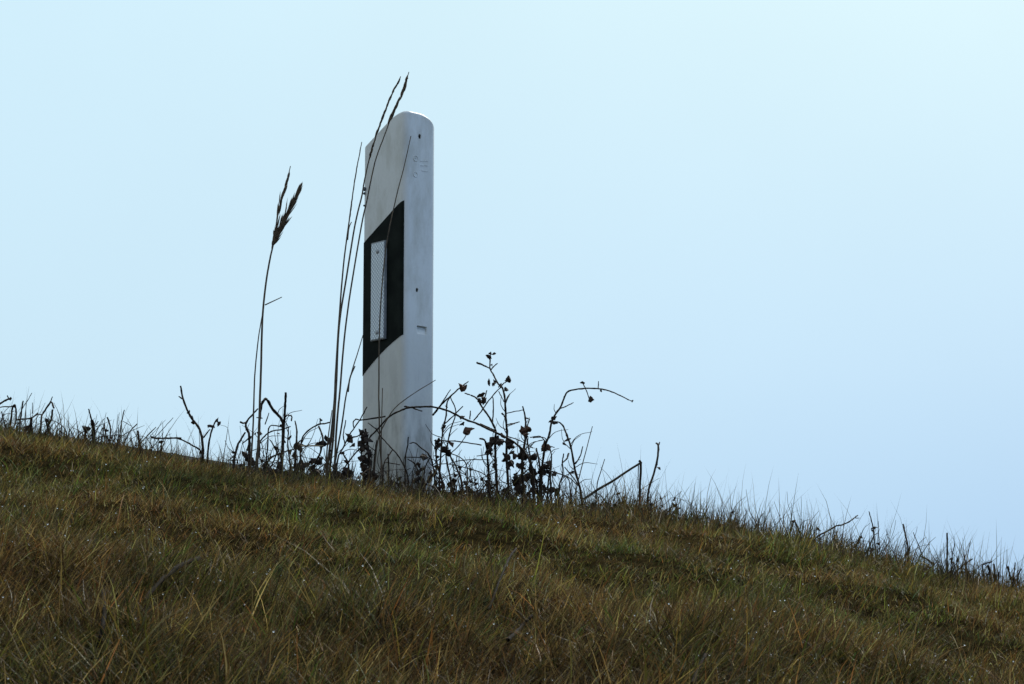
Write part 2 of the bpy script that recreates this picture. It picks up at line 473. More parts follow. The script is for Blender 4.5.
# plastic with grime: mottled road film, moss-green splash low down
m, t, b = material('weathered white plastic')
M_post = m
tcn = t.nodes.new("ShaderNodeTexCoord"); mp = t.nodes.new("ShaderNodeMapping"); mp.inputs["Scale"].default_value = (1, 1, .35)
t.links.new(tcn.outputs["Object"], mp.inputs[0])
n1 = t.nodes.new("ShaderNodeTexNoise"); n1.inputs["Scale"].default_value = 26; n1.inputs["Detail"].default_value = 8; n1.inputs["Roughness"].default_value = .65
n2 = t.nodes.new("ShaderNodeTexNoise"); n2.inputs["Scale"].default_value = 190; n2.inputs["Detail"].default_value = 4
t.links.new(mp.outputs[0], n1.inputs["Vector"]); t.links.new(tcn.outputs["Object"], n2.inputs["Vector"])
rA = t.nodes.new("ShaderNodeValToRGB"); rA.color_ramp.elements[0].position = .30; rA.color_ramp.elements[1].position = .56
rA.color_ramp.elements[0].color = (.56, .57, .53, 1); rA.color_ramp.elements[1].color = (.76, .79, .79, 1)
t.links.new(n1.outputs[0], rA.inputs[0])
rB = t.nodes.new("ShaderNodeValToRGB"); rB.color_ramp.elements[0].position = .30; rB.color_ramp.elements[1].position = .55
rB.color_ramp.elements[0].color = (.72, .72, .70, 1); rB.color_ramp.elements[1].color = (1, 1, 1, 1)
t.links.new(n2.outputs[0], rB.inputs[0])
mm = t.nodes.new("ShaderNodeMix"); mm.data_type = 'RGBA'; mm.blend_type = 'MULTIPLY'; mm.inputs[0].default_value = .12
t.links.new(rA.outputs[0], mm.inputs[6]); t.links.new(rB.outputs[0], mm.inputs[7])
sx = t.nodes.new("ShaderNodeSeparateXYZ"); t.links.new(tcn.outputs["Object"], sx.inputs[0])
md = t.nodes.new("ShaderNodeMapRange"); md.inputs[1].default_value = .34; md.inputs[2].default_value = .0; md.inputs[3].default_value = 0; md.inputs[4].default_value = .85
t.links.new(sx.outputs[2], md.inputs[0])
mu = t.nodes.new("ShaderNodeMath"); mu.operation = 'MULTIPLY'; t.links.new(md.outputs[0], mu.inputs[0])
rC = t.nodes.new("ShaderNodeValToRGB"); rC.color_ramp.elements[0].position = .42; rC.color_ramp.elements[1].position = .60
t.links.new(n1.outputs[0], rC.inputs[0]); t.links.new(rC.outputs[0], mu.inputs[1])
mn = t.nodes.new("ShaderNodeMix"); mn.data_type = 'RGBA'; mn.inputs[7].default_value = (.17, .16, .12, 1)
t.links.new(mu.outputs[0], mn.inputs[0]); t.links.new(mm.outputs[2], mn.inputs[6]); t.links.new(mn.outputs[2], b.inputs["Base Color"])
b.inputs["Roughness"].default_value = .42; b.inputs["Specular IOR Level"].default_value = .35
bp = t.nodes.new("ShaderNodeBump"); bp.inputs["Strength"].default_value = .06; bp.inputs["Distance"].default_value = .001
t.links.new(n2.outputs[0], bp.inputs["Height"]); t.links.new(bp.outputs[0], b.inputs["Normal"])

body = mesh_obj('body', vv, ff, M_post, post)
# recesses cut into the field side: two screw holes and the moulded notch
M_black = noise_mat('black film', (.006, .009, .008), (.014, .019, .016), 40, .7, .1, spec=.07)
M_hole_shade = noise_mat('painted hole shade', (.004, .004, .004), (.01, .01, .01), 40, .9, 0)  # near-black colour paints the shade of the hollow interior
bx0 = AW
def b_of_px(px):   # depth along the field face for a pixel column
    best = min(np.linspace(0, BW, 141), key=lambda q: abs((512 + (p0 + adir * AW + bdir * q).x / (p0 + adir * AW + bdir * q).y * FP * 1.008) - px))
    return best
def cutter(bmc):
    me = bpy.data.meshes.new('cut'); bmc.to_mesh(me); bmc.free()
    o = bpy.data.objects.new('cut', me); col.objects.link(o); o.location = post.location
    return o
Mfr = Matrix(((adir.x, bdir.x, 0, 0), (adir.y, bdir.y, 0, 0), (0, 0, 1, 0), (0, 0, 0, 1)))
def yb_(bb): return p0.y + (adir * AW + bdir * bb).y
holes = [(.034, 136.5, .0032, .0048), (.030, 290, .0030, .0042)]
cuts = []
for hb, hr, ra, rb_ in holes:
    bmc = bmesh.new()
    bmesh.ops.create_cone(bmc, cap_ends=True, segments=16, radius1=1, radius2=1, depth=.02,
        matrix=Matrix.Translation((AW, hb, zrow(hr, yb_(hb)) - zb)) @ Matrix.Rotation(math.pi / 2, 4, 'Y') @ Matrix.Diagonal((rb_, ra, 1, 1)))
    bmesh.ops.transform(bmc, matrix=Mfr, verts=bmc.verts); cuts.append(cutter(bmc))
bmc = bmesh.new()
za, zc = zrow(326, yb_(.04)) - zb, zrow(333.5, yb_(.04)) - zb
W = [(AW + .004, .030, za), (AW + .004, .053, za), (AW - .007, .030, za), (AW - .007, .053, za), (AW + .004, .030, zc - .006), (AW + .004, .053, zc - .002), (AW - .0015, .030, zc), (AW - .0015, .053, zc)]
wv = [bmc.verts.new(c) for c in W]
bmesh.ops.convex_hull(bmc, input=wv); bmesh.ops.transform(bmc, matrix=Mfr, verts=bmc.verts); cuts.append(cutter(bmc))
for c_ in cuts:
    md_ = body.modifiers.new('cut', 'BOOLEAN'); md_.object = c_; md_.operation = 'DIFFERENCE'; md_.solver = 'EXACT'
bpy.context.view_layer.update()
dg = bpy.context.evaluated_depsgraph_get()
nm = bpy.data.meshes.new_from_object(body.evaluated_get(dg))
body.modifiers.clear(); body.data = nm; nm.name = 'body'
for c_ in cuts: bpy.data.objects.remove(c_, do_unlink=True)
try:
    nm.set_sharp_from_angle(angle=R(38))
except Exception as e: print('sharp', e)
for hb, hr, ra, rb_ in holes:  # dark discs inside the cut holes stand in for the shade there
    bmc = bmesh.new()
    bmesh.ops.create_cone(bmc, cap_ends=True, segments=16, radius1=1, radius2=1, depth=.004,
        matrix=Matrix.Translation((AW - .0045, hb, zrow(hr, yb_(hb)) - zb)) @ Matrix.Rotation(math.pi / 2, 4, 'Y') @ Matrix.Diagonal((rb_ * .99, ra * .99, 1, 1)))
    bmesh.ops.transform(bmc, matrix=Mfr, verts=bmc.verts); bm_obj('screw_hole_shade', bmc, M_hole_shade, post)

# black band: thin film on the sign face, wrapping onto the rounded corner
bi = list(range(2, 5 + 1 + 11 + 1 + 5))
ztl, ztr = zrow(244, A0Y), zrow(198.5, A1Y); zbl, zbr = zrow(376.5, A0Y), zrow(334, A1Y)
bv, bf = [], []
dmax = sec[bi[-1]][0]
for i in bi:
    d, b_ = sec[i]; nn = nrm[i]; f = d / dmax
    ft = f - .035 * max(0, f - .85) / .15; fb = f + .09 * math.sin(math.pi * f) * 1.0
    z_t = ztl + (ztr - ztl) * ft; z_b = zbl + (zbr - zbl) * fb
    for off in (.0010, -.001):
        for z_ in (z_b, z_t): bv.append(loc(d + nn[0] * off, b_ + nn[1] * off, z_))
for k in range(len(bi) - 1):
    a_ = 4 * k; c_ = a_ + 4
    bf += [(a_, c_, c_ + 1, a_ + 1), (a_ + 1, c_ + 1, c_ + 3, a_ + 3), (a_ + 2, c_ + 2, c_, a_)]
e_ = 4 * (len(bi) - 1); bf += [(e_, e_ + 2, e_ + 3, e_ + 1), (0, 1, 3, 2)]
mesh_obj('black_band', bv, bf, M_black, post, smooth=False)

# reflector: housing, honeycomb lens, two rivets
def d_of(px):
    for q in np.linspace(0, AW, 481):
        pt = p0 + adir * q
        if 512 + (pt.x / pt.y) * FP * math.cos(PITCH) * 1.0 / (math.cos(PITCH) ** 2 + 0) * .0 + (pt.x / (pt.y * math.cos(PITCH) + (1.05) * math.sin(PITCH))) * FP >= px: return q
    return AW
dl, dr = d_of(373.4), d_of(387.6)
yd = lambda d: p0.y + adir.y * d
zr0, zr1 = zrow(340.5, yd((dl + dr) / 2)), zrow(242, yd((dl + dr) / 2))
def box_db(bmc, d0, d1, b0, b1, z0, z1, bev=0):
    vs = [bmc.verts.new(c) for c in ((d0, b0, z0), (d1, b0, z0), (d1, b1, z0), (d0, b1, z0), (d0, b0, z1), (d1, b0, z1), (d1, b1, z1), (d0, b1, z1))]
    fs = [bmc.faces.new([vs[i] for i in f]) for f in ((3, 2, 1, 0), (4, 5, 6, 7), (0, 1, 5, 4), (1, 2, 6, 5), (2, 3, 7, 6), (3, 0, 4, 7))]
    if bev: bmesh.ops.bevel(bmc, geom=list({e for f in fs for e in f.edges}), offset=bev, segments=2, affect='EDGES')
M_rim = noise_mat('reflector housing', (.22, .24, .26), (.34, .36, .38), 60, .45, .1)
bmc = bmesh.new(); box_db(bmc, dl, dr, -.0062, -.0008, zr0 - zb, zr1 - zb, .0008)
bmesh.ops.transform(bmc, matrix=Mfr, verts=bmc.verts)
refl = bm_obj('reflector', bmc, M_rim, post)
m, t, b = material('honeycomb retroreflector')
tcn = t.nodes.new("ShaderNodeTexCoord")
dot1 = t.nodes.new("ShaderNodeVectorMath"); dot1.operation = 'DOT_PRODUCT'; dot1.inputs[1].default_value = adir
t.links.new(tcn.outputs["Object"], dot1.inputs[0])
sx = t.nodes.new("ShaderNodeSeparateXYZ"); t.links.new(tcn.outputs["Object"], sx.inputs[0])
cx = t.nodes.new("ShaderNodeCombineXYZ"); t.links.new(dot1.outputs["Value"], cx.inputs[0]); t.links.new(sx.outputs[2], cx.inputs[1])
mp = t.nodes.new("ShaderNodeMapping"); mp.inputs["Scale"].default_value = (185, 185, 1); mp.inputs["Rotation"].default_value = (0, 0, R(45))
t.links.new(cx.outputs[0], mp.inputs[0])
vo = t.nodes.new("ShaderNodeTexVoronoi"); vo.inputs["Scale"].default_value = 1; vo.inputs["Randomness"].default_value = .0
t.links.new(mp.outputs[0], vo.inputs["Vector"])
rp = t.nodes.new("ShaderNodeValToRGB"); rp.color_ramp.elements[0].position = .25; rp.color_ramp.elements[1].position = .6
rp.color_ramp.elements[0].color = (.80, .87, .92, 1); rp.color_ramp.elements[1].color = (.30, .38, .48, 1)
t.links.new(vo.outputs["Distance"], rp.inputs[0]); t.links.new(rp.outputs[0], b.inputs["Base Color"])
b.inputs["Roughness"].default_value = .3; b.inputs["Metallic"].default_value = .15
b.inputs["Specular IOR Level"].default_value = .7
bp = t.nodes.new("ShaderNodeBump"); bp.inputs["Strength"].default_value = .6; bp.inputs["Distance"].default_value = .002
t.links.new(vo.outputs["Distance"], bp.inputs["Height"]); t.links.new(bp.outputs[0], b.inputs["Normal"])
bmc = bmesh.new(); box_db(bmc, dl + .0022, dr - .0022, -.0070, -.0055, zr0 - zb + .0025, zr1 - zb - .0025, .0003)
bmesh.ops.transform(bmc, matrix=Mfr, verts=bmc.verts); bm_obj('lens', bmc, m, refl)
M_rivet = noise_mat('dull rivet metal', (.28, .30, .32), (.5, .52, .55), 80, .35, .1)
for rrow in (252, 332.5):
    bmc = bmesh.new()
    bmesh.ops.create_uvsphere(bmc, u_segments=14, v_segments=8, radius=1, matrix=Matrix.Translation(((dl + dr) / 2, -.0070, zrow(rrow, yd((dl + dr) / 2)) - zb)) @ Matrix.Diagonal((.0048, .0022, .0042, 1)))
    bmesh.ops.transform(bmc, matrix=Mfr, verts=bmc.verts); bm_obj('rivet', bmc, M_rivet, refl, True)

# moulded rings and raised maker's lettering strokes (illegible in the photo) on the field side
def ring(bb, row, rad):
    bmc = bmesh.new(); zc_ = zrow(row, yb_(bb)) - zb; vs = []
    for i in range(28):
        a = 2 * math.pi * i / 28
        for j in range(6):
            c_ = 2 * math.pi * j / 6
            rr2 = rad + .0007 * math.cos(c_)
            vs.append(bmc.verts.new((AW + .0009 * math.sin(c_), bb + rr2 * math.cos(a), zc_ + rr2 * math.sin(a))))
    for i in range(28):
        for j in range(6):
            bmc.faces.new([vs[i * 6 + j], vs[((i + 1) % 28) * 6 + j], vs[((i + 1) % 28) * 6 + (j + 1) % 6], vs[i * 6 + (j + 1) % 6]])
    bmesh.ops.transform(bmc, matrix=Mfr, verts=bmc.verts)
    return bm_obj('moulded_ring', bmc, M_post, post, True)
ring(.0245, 158.5, .0052); ring(.0245, 174.5, .0048)
bmc = bmesh.new()
for row, segs in ((161, ((.036, .040), (.0412, .044), (.0452, .049), (.050, .054))), (165.5, ((.036, .038), (.0392, .0442), (.0455, .0475), (.0485, .054))), (171, ((.038, .054),)), (158, ((.023, .026),))):
    for s0, s1 in segs:
        z_ = zrow(row, yb_((s0 + s1) / 2)) - zb
        box_db(bmc, AW - .0003, AW + .0006, s0, s1, z_ - .0007, z_ + .0007)
bmesh.ops.transform(bmc, matrix=Mfr, verts=bmc.verts)
bm_obj('moulded_lettering', bmc, M_post, post)
# corroded clip at the far edge
bmc = bmesh.new()
for row, s_ in ((189.5, 1.0), (194, .7), (206, .5)):
    bmesh.ops.create_icosphere(bmc, subdivisions=2, radius=.0038 * s_, matrix=Matrix.Translation((.004, -.0015, zrow(row, A0Y) - zb)) @ Matrix.Diagonal((1.1, .7, 1, 1)))
for v_ in bmc.verts: v_.co += Vector([rnd.uniform(-.0006, .0006) for _ in range(3)])
bmesh.ops.transform(bmc, matrix=Mfr, verts=bmc.verts)
bm_obj('corroded_clip', bmc, noise_mat('corroded metal', (.03, .05, .07), (.16, .17, .17), 300, .8, .5), post)

# ------------------------------------------------------------------ plants traced stroke by stroke
def T(x0, y0, s):
    return lambda *pts: [(x0 + p[0] / s, y0 + p[1] / s) for p in pts]
def catmull(pts, sub=5):
    if len(pts) < 3:
        return [pts[0].lerp(pts[-1], k / 4) for k in range(5)]
    o = []
    q = [pts[0] * 2 - pts[1]] + pts + [pts[-1] * 2 - pts[-2]]
    for i in range(1, len(q) - 2):
        for k in range(sub):
            t_ = k / sub
            o.append(.5 * ((2 * q[i]) + (q[i + 1] - q[i - 1]) * t_ + (2 * q[i - 1] - 5 * q[i] + 4 * q[i + 1] - q[i + 2]) * t_ ** 2 + (-q[i - 1] + 3 * q[i] - 3 * q[i + 1] + q[i + 2]) * t_ ** 3))
    o.append(pts[-1]); return o
def tube(vv, ff, path, ra, rb, jit=.0003, sides=6, knob=0.0):
    n = len(path); base = len(vv)
    for i, p in enumerate(path):
        t_ = i / (n - 1); tan = (path[min(i + 1, n - 1)] - path[max(i - 1, 0)]).normalized()
        up = Vector((0, 1, 0)) if abs(tan.y) < .8 else Vector((1, 0, 0))
        s_ = tan.cross(up).normalized(); u_ = s_.cross(tan)
        r_ = ra + (rb - ra) * t_
        if knob and i % 4 == 2: r_ *= 1 + knob
        c_ = p + Vector([rnd.uniform(-jit, jit) for _ in range(3)])
        for k in range(sides):
            a = 2 * math.pi * k / sides
            vv.append(c_ + (s_ * math.cos(a) + u_ * math.sin(a)) * r_)
    for i in range(n - 1):
        for k in range(sides):
            k2 = (k + 1) % sides
            ff.append((base + i * sides + k, base + i * sides + k2, base + (i + 1) * sides + k2, base + (i + 1) * sides + k))
    ff.append(tuple(base + (n - 1) * sides + k for k in range(sides)))
def dead_leaf(vv, ff, c, size):
    """shrivelled leaf: a curled, creased, toothed little sheet with both halves folded"""
    base = len(vv); nu, nv = 7, 5
    rot = Matrix.Rotation(rnd.uniform(-1.2, 1.2), 3, 'X') @ Matrix.Rotation(rnd.uniform(-.9, .9), 3, 'Z') @ Matrix.Rotation(rnd.uniform(0, 6.28), 3, 'Y')
    cu, fo = rnd.uniform(.4, 1.8), rnd.uniform(.2, 1.2); asp = rnd.uniform(.7, 1.1)
    for i in range(nu):
        u = i / (nu - 1)
        wdt = (.06 + 1.25 * u if u < .35 else .5 * (1 - u) / .65 + .01) * rnd.uniform(.8, 1.2)
        for j in range(nv):
            v = (j / (nv - 1) - .5) * 2
            x = v * wdt * math.cos(fo * abs(v)) * asp + rnd.uniform(-.05, .05); y = abs(v) * wdt * math.sin(fo) + rnd.uniform(-.05, .05)
            ang = cu * (u - .5)
            zz = math.sin(ang) / cu * 1.0; yy = y + (1 - math.cos(ang)) / cu
            vv.append(c + rot @ Vector((x, yy, zz)) * size)
    for i in range(nu - 1):
        for j in range(nv - 1):
            a = base + i * nv + j; ff.append((a, a + 1, a + nv + 1, a + nv))
def leaf_mod(o):
    md_ = o.modifiers.new('thick', 'SOLIDIFY'); md_.thickness = .0006; md_.offset = 0

def plant(name, label, cat, Y, strokes, leaves=(), group=None, mat=None, leafmat=None, extra=None, depth=.02, leafname='foliage', knob=.18, fine=0, brown=()):
    """strokes: (pixel points, width px at start, width px at end, rooted?)"""
    mat = mat or M_twig
    vv, ff = [], []; root = None
    for pts, wa, wb, rooted in strokes:
        ph = rnd.uniform(0, 6.28); path = []
        L_ = len(pts)
        for k, (x, y) in enumerate(pts):
            path.append(P(x, y, Y + depth * math.sin(ph + k * .9)))
        if rooted:
            e = path[-1]; gz = g1(e.x, e.y)
            if e.z > gz - .01: path.append(Vector((e.x + rnd.uniform(-.004, .004), e.y, gz - .015)))
            if root is None: root = Vector((e.x, e.y, gz))
        c_ = catmull(path, 5)
        tube(vv, ff, c_, wa / 545 / 2, wb / 545 / 2, .00035 if knob else .0001, 6, knob)
    if root is None:
        e = P(*strokes[0][0][-1], Y); root = Vector((e.x, Y, g1(e.x, Y)))
    for _ in range(fine):       # fine side twigs growing off the traced canes
        pts, wa, wb, rooted = rnd.choice([q_ for q_ in strokes if q_[3]] or strokes); k = rnd.randrange(len(pts) // 2 if len(pts) > 3 else 0, len(pts) - 1); f = rnd.random()
        x = pts[k][0] * (1 - f) + pts[k + 1][0] * f; y = pts[k][1] * (1 - f) + pts[k + 1][1] * f
        a = rnd.uniform(-2.8, -.3); l_ = rnd.uniform(7, 26); y0_ = Y + rnd.uniform(-.02, .02)
        p_ = [P(x, y, y0_), P(x + l_ * .5 * math.cos(a), y + l_ * .5 * math.sin(a), y0_ + rnd.uniform(-.015, .015)), P(x + l_ * math.cos(a + .3), y + l_ * math.sin(a + .3), y0_ + rnd.uniform(-.03, .03))]
        tube(vv, ff, catmull(p_, 4), .0009, .0004, .0003, 5)
    vv = [v - root for v in vv]
    if not leaves and not extra and not brown:
        o = mesh_obj(name, vv, ff, mat); o.location = root
        return tag(o, label, cat, group)
    e_ = empty(name, root); tag(e_, label, cat, group)
    mesh_obj('stem', vv, ff, mat, e_)
    for lst, lm in ((leaves, leafmat or M_leafd), (brown, M_leafb)):
        if not lst: continue
        lv, lf = [], []
        for x, y, s_ in lst:
            for q in range(2 if s_ > 8 else 1):
                dead_leaf(lv, lf, P(x + rnd.uniform(-1, 1) * q * 4, y + rnd.uniform(-1, 1) * q * 4, Y + rnd.uniform(-.015, .015)) - root, s_ / 545 * rnd.uniform(.85, 1.25))
        lo = mesh_obj(leafname, lv, lf, lm, e_, smooth=False); leaf_mod(lo)
    if extra: extra(e_, root)
    return e_

def spikelets(parent, root, name, axis_pts, Y, n, ln, spread, wid, back=.3):
    """narrow husks hugging a rachis"""
    vv, ff = [], []
    path = catmull([P(x, y, Y) for x, y in axis_pts], 8)
    for i in range(n):
        f = (i + rnd.random()) / n * (len(path) - 1.01); k = int(f); p = path[k].lerp(path[k + 1], f - k)
        tan = (path[k] - path[k + 1]).normalized()      # towards the tip (paths run tip -> base)
        a = rnd.uniform(0, 6.28); side = (Vector((math.cos(a), math.sin(a), 0)))
        d = (tan + side * rnd.uniform(.1, spread) * (.35 + .8 * f / len(path))).normalized(); l_ = ln * rnd.uniform(.5, 1.2) * (.38 + 1.0 * math.sin(math.pi * min(1, .08 + .80 * f / len(path))))
        q = [p + side * .0005, p + d * l_ * .35 + side * wid * .5, p + d * l_ * .7 + side * wid * .3, p + d * l_]
        b0 = len(vv)
        s_ = d.cross(Vector((0, 1, 0))); s_ = s_.normalized() if s_.length > .1 else Vector((1, 0, 0)); u_ = s_.cross(d)
        for c_, w_ in zip(q, (.25, 1, .8, .08)):
            for m_ in range(4):
                aa = m_ * math.pi / 2; vv.append(c_ + (s_ * math.cos(aa) + u_ * math.sin(aa)) * wid * w_ * .5 - root)
        for r_ in range(3):
            for m_ in range(4):
                ff.append((b0 + r_ * 4 + m_, b0 + r_ * 4 + (m_ + 1) % 4, b0 + (r_ + 1) * 4 + (m_ + 1) % 4, b0 + (r_ + 1) * 4 + m_))
    return mesh_obj(name, vv, ff, M_seed, parent)

GR = 'tall dry grass stalks beside the post'
# --- tall stalks
plant('grass_stalk', 'lone tall grass stalk left of the post with a forked feathery seed head', 'grass stalk', 5.03,
      [([(283, 222), (279.5, 229), (275, 238), (272.5, 248), (270, 259), (266, 283), (262.5, 318), (261, 370), (260, 396), (259, 431), (257, 465)], 1.2, 2.6, True),
       ([(290.5, 166), (285, 189), (279, 208), (276, 228), (272.5, 243)], .8, 1.6, False),
       ([(302, 183), (291, 207), (283, 224), (277, 236)], .8, 1.6, False),
       ([(282, 297), (265, 305)], .8, 1.3, False)],
      extra=lambda e, r: (spikelets(e, r, 'seed_head', [(288.5, 176), (284.5, 190), (280, 205), (277, 225), (271.5, 250)], 5.03, 70, .018, .26, .0021),
                          spikelets(e, r, 'seed_head', [(299, 190), (291, 207), (284, 221), (277, 236), (273, 246)], 5.03, 190, .026, .50, .0019)),
      group=GR, mat=M_stalk, depth=.004, knob=0)
plant('grass_stalk', 'thin headless grass stalk leaning against the forked seed head stalk', 'grass stalk', 5.04,
      [([(263.5, 308), (260.5, 325), (258, 342), (255, 372), (254, 396), (253, 428), (251, 462)], .8, 2.0, True)], group=GR, mat=M_stalk, depth=.004, knob=0)
def spike(pts, n, l, w, sprd=.12):
    return lambda e, r: spikelets(e, r, 'seed_head', pts, 5.0, n, l, sprd, w)
plant('grass_stalk', 'tall grass stalk reaching highest over the top of the post', 'grass stalk', 5.0,
      [([(408.9, 72), (401.7, 95), (392.5, 114), (384.3, 136), (375, 162), (367, 200), (361, 228), (349, 301), (343.4, 348), (340, 390), (338, 410), (336, 437), (334.6, 478)], .8, 2.3, True)],
      extra=spike([(407, 78), (401.7, 95), (392.5, 114), (388, 125)], 60, .014, .0024, .26), group=GR, mat=M_stalk, depth=.003, knob=0)
plant('grass_stalk', 'slender spiked grass stalk crossing the upper left of the post, second highest', 'grass stalk', 5.0,
      [([(400.7, 76.4), (392.5, 93), (384.3, 113), (376, 136), (369, 160), (364, 183), (361.8, 196), (355, 225), (346.3, 278), (339, 327), (336.5, 380), (335, 408), (333, 440), (329, 479)], .8, 2.4, True)],
      extra=spike([(399, 81), (392.5, 93), (384.3, 113), (376, 136), (369, 160)], 80, .013, .0019, .12), group=GR, mat=M_stalk, depth=.003, knob=0)
plant('grass_stalk', 'grass stalk standing just clear of the left edge of the post', 'grass stalk', 5.03,
      [([(361.8, 142), (355.7, 174.5), (352, 200), (349, 222), (343.4, 266), (339, 321), (335.5, 376), (334.6, 398), (331, 437), (326.7, 477)], .8, 2.6, True),
       ([(351.5, 222), (349, 228), (347.5, 240)], .8, 1.4, False)],
      extra=lambda e, r: spikelets(e, r, 'seed_head', [(361, 146), (355.7, 174.5), (352, 200), (349, 225)], 5.03, 40, .012, .05, .0011), group=GR, mat=M_stalk, depth=.003, knob=0)
plant('grass_stalk', 'thin dark grass stalk standing in front of the reflector', 'grass stalk', 5.0,
      [([(411, 136), (403.7, 168), (396, 198), (386, 248), (380, 316), (378.8, 390), (379, 405), (380, 445), (382.8, 480)], .8, 1.9, True)], group=GR, mat=M_stalk, depth=.003, knob=0)
plant('grass_stalk', 'curving grass stalk that ends level with the bottom of the black band', 'grass stalk', 5.04,
      [([(363, 335), (358, 352), (352, 371), (346, 396), (341.6, 426), (334.6, 465), (333, 479)], .8, 2.2, True),
       ([(355, 366), (350, 378), (348, 392)], 1.2, 1.8, False)], group=GR, mat=M_stalk, depth=.003, knob=0)
plant('grass_stalk', 'short grass stalk at the left of the stalk bunch beside the post', 'grass stalk', 5.02,
      [([(332, 410), (327.5, 444), (326, 477)], .8, 2.4, True)], group=GR, mat=M_stalk, depth=.003, knob=0)
plant('grass_stalk', 'short straight stalk before the lower part of the post', 'grass stalk', 4.98,
      [([(382.5, 388), (381.6, 423), (381, 478)], .8, 1.6, True)], group=GR, mat=M_stalk, depth=.003, knob=0)

c5 = T(160, 320, 3.8); c1 = T(230, 370, 5.7); c2 = T(310, 370, 5.7); c3 = T(390, 380, 5.7); c4 = T(430, 340, 6.84)
cc = T(480, 400, 6.22); c6 = T(530, 370, 4.886); c7 = T(520, 360, 4.03); cl = T(0, 380, 5.69); cr = T(680, 460, 5.69); ce = T(840, 490, 5.57)
def lv(tr, *a): return [(*tr((x, y))[0], s) for x, y, s in a]

# --- left twigs
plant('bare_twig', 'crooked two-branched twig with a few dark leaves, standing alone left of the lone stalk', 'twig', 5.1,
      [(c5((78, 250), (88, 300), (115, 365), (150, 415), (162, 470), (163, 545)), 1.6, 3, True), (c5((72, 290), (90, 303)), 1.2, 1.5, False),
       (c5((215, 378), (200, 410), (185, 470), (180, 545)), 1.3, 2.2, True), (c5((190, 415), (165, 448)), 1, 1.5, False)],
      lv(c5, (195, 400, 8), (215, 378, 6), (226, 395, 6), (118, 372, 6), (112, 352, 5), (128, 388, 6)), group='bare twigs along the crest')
plant('bare_twig', 'low thin twig arching over to the base of the crooked two-branched twig', 'twig', 5.05,
      [(c5((-30, 448), (30, 450), (75, 452), (120, 475), (155, 500), (165, 560)), 1.2, 1.8, True)], group='bare twigs along the crest')
BT = 'brambles and dead weeds around the post'
plant('dead_weed', 'weed with a bent Y-shaped top just left of the lone stalk', 'weed', 5.08,
      [(c1((160, 220), (128, 255), (95, 295), (92, 330), (110, 380), (105, 560)), 1.3, 3, True), (c1((60, 298), (78, 303), (95, 296)), 2, 1.4, False), (c1((70, 420), (120, 378)), 1, 1.4, False)],
      lv(c1, (82, 470, 8), (110, 500, 10), (125, 520, 10), (95, 335, 5)), group=BT, fine=3)
plant('dead_weed', 'leaning short twig at the left end of the weeds', 'weed', 5.06,
      [(c1((88, 355), (60, 400), (40, 440), (20, 550)), 1.6, 2.8, True), (c1((-10, 520), (20, 490)), 1, 1.4, False)], lv(c1, (65, 535, 6), (20, 510, 6)), group=BT, fine=2)
plant('dead_weed', 'dark weed bowed over in a hook behind the lone stalk', 'weed', 5.12,
      [(c1((165, 500), (165, 350), (175, 220), (190, 178), (210, 168), (245, 225), (295, 285), (305, 360), (295, 545)), 2.4, 3, True),
       (c1((150, 270), (185, 275)), 1, 1.2, False), (c1((222, 245), (200, 310)), .8, 1.2, False)],
      lv(c1, (170, 360, 7), (178, 240, 5), (165, 400, 6)), group=BT, fine=4)
plant('dead_weed', 'thick upright weed stalk with a small hooked side shoot', 'weed', 5.04,
      [(c1((318, 128), (315, 190), (311, 260), (306, 330), (300, 430), (292, 550)), 2.2, 2.6, True), (c1((350, 290), (352, 265), (335, 258), (311, 262)), 1.4, 1.2, False)],
      lv(c1, (312, 400, 6)), group=BT, fine=3)
plant('dead_weed', 'thin weed with crossing arched shoots between the lone stalk and the stalk bunch', 'weed', 5.15,
      [(c1((345, 322), (300, 338), (235, 350), (190, 385), (160, 440), (150, 550)), 1.1, 1.8, True), (c1((370, 450), (300, 470), (230, 505), (205, 560)), 1.2, 1.8, True),
       (c1((300, 325), (225, 322), (215, 430), (205, 550)), 1, 1.8, True), (c1((230, 400), (265, 470), (230, 560)), 1, 1.3, False)],
      lv(c1, (275, 360, 4), (200, 545, 7), (285, 535, 9), (290, 560, 10)), group=BT, fine=6)
plant('dead_weed', 'leafy dark weed with curled top, left of the stalk bunch', 'weed', 5.07,
      [(c1((370, 290), (380, 340), (378, 420), (370, 560)), 1.2, 2.6, True), (c1((335, 325), (330, 420), (345, 560)), 1, 2, True)],
      lv(c1, (380, 450, 10), (345, 385, 6), (375, 490, 10), (410, 535, 12), (395, 560, 12), (425, 560, 11), (372, 545, 10), (340, 470, 6)), group=BT, fine=9)
plant('dead_weed', 'small arching weed whose shoots reach into the stalk bunch', 'weed', 5.1,
      [(c1((568, 298), (540, 305), (500, 312), (430, 360), (405, 425), (400, 560)), 1.4, 1.6, True), (c1((515, 275), (513, 312)), 1, 1.2, False), (c1((505, 320), (522, 360), (530, 400), (515, 470), (480, 560)), 1.6, 2, True)],
      lv(c1, (480, 520, 9), (505, 530, 9), (520, 280, 5), (545, 395, 9), (535, 420, 9), (470, 560, 9), (500, 575, 9)), group=BT, fine=5)
plant('straw', 'pale straw lying level across the weeds left of the stalk bunch', 'straw', 5.02,
      [(c1((405, 433), (470, 432), (532, 433)), 1.6, 1.2, False)], mat=M_straw, knob=0, depth=.002)
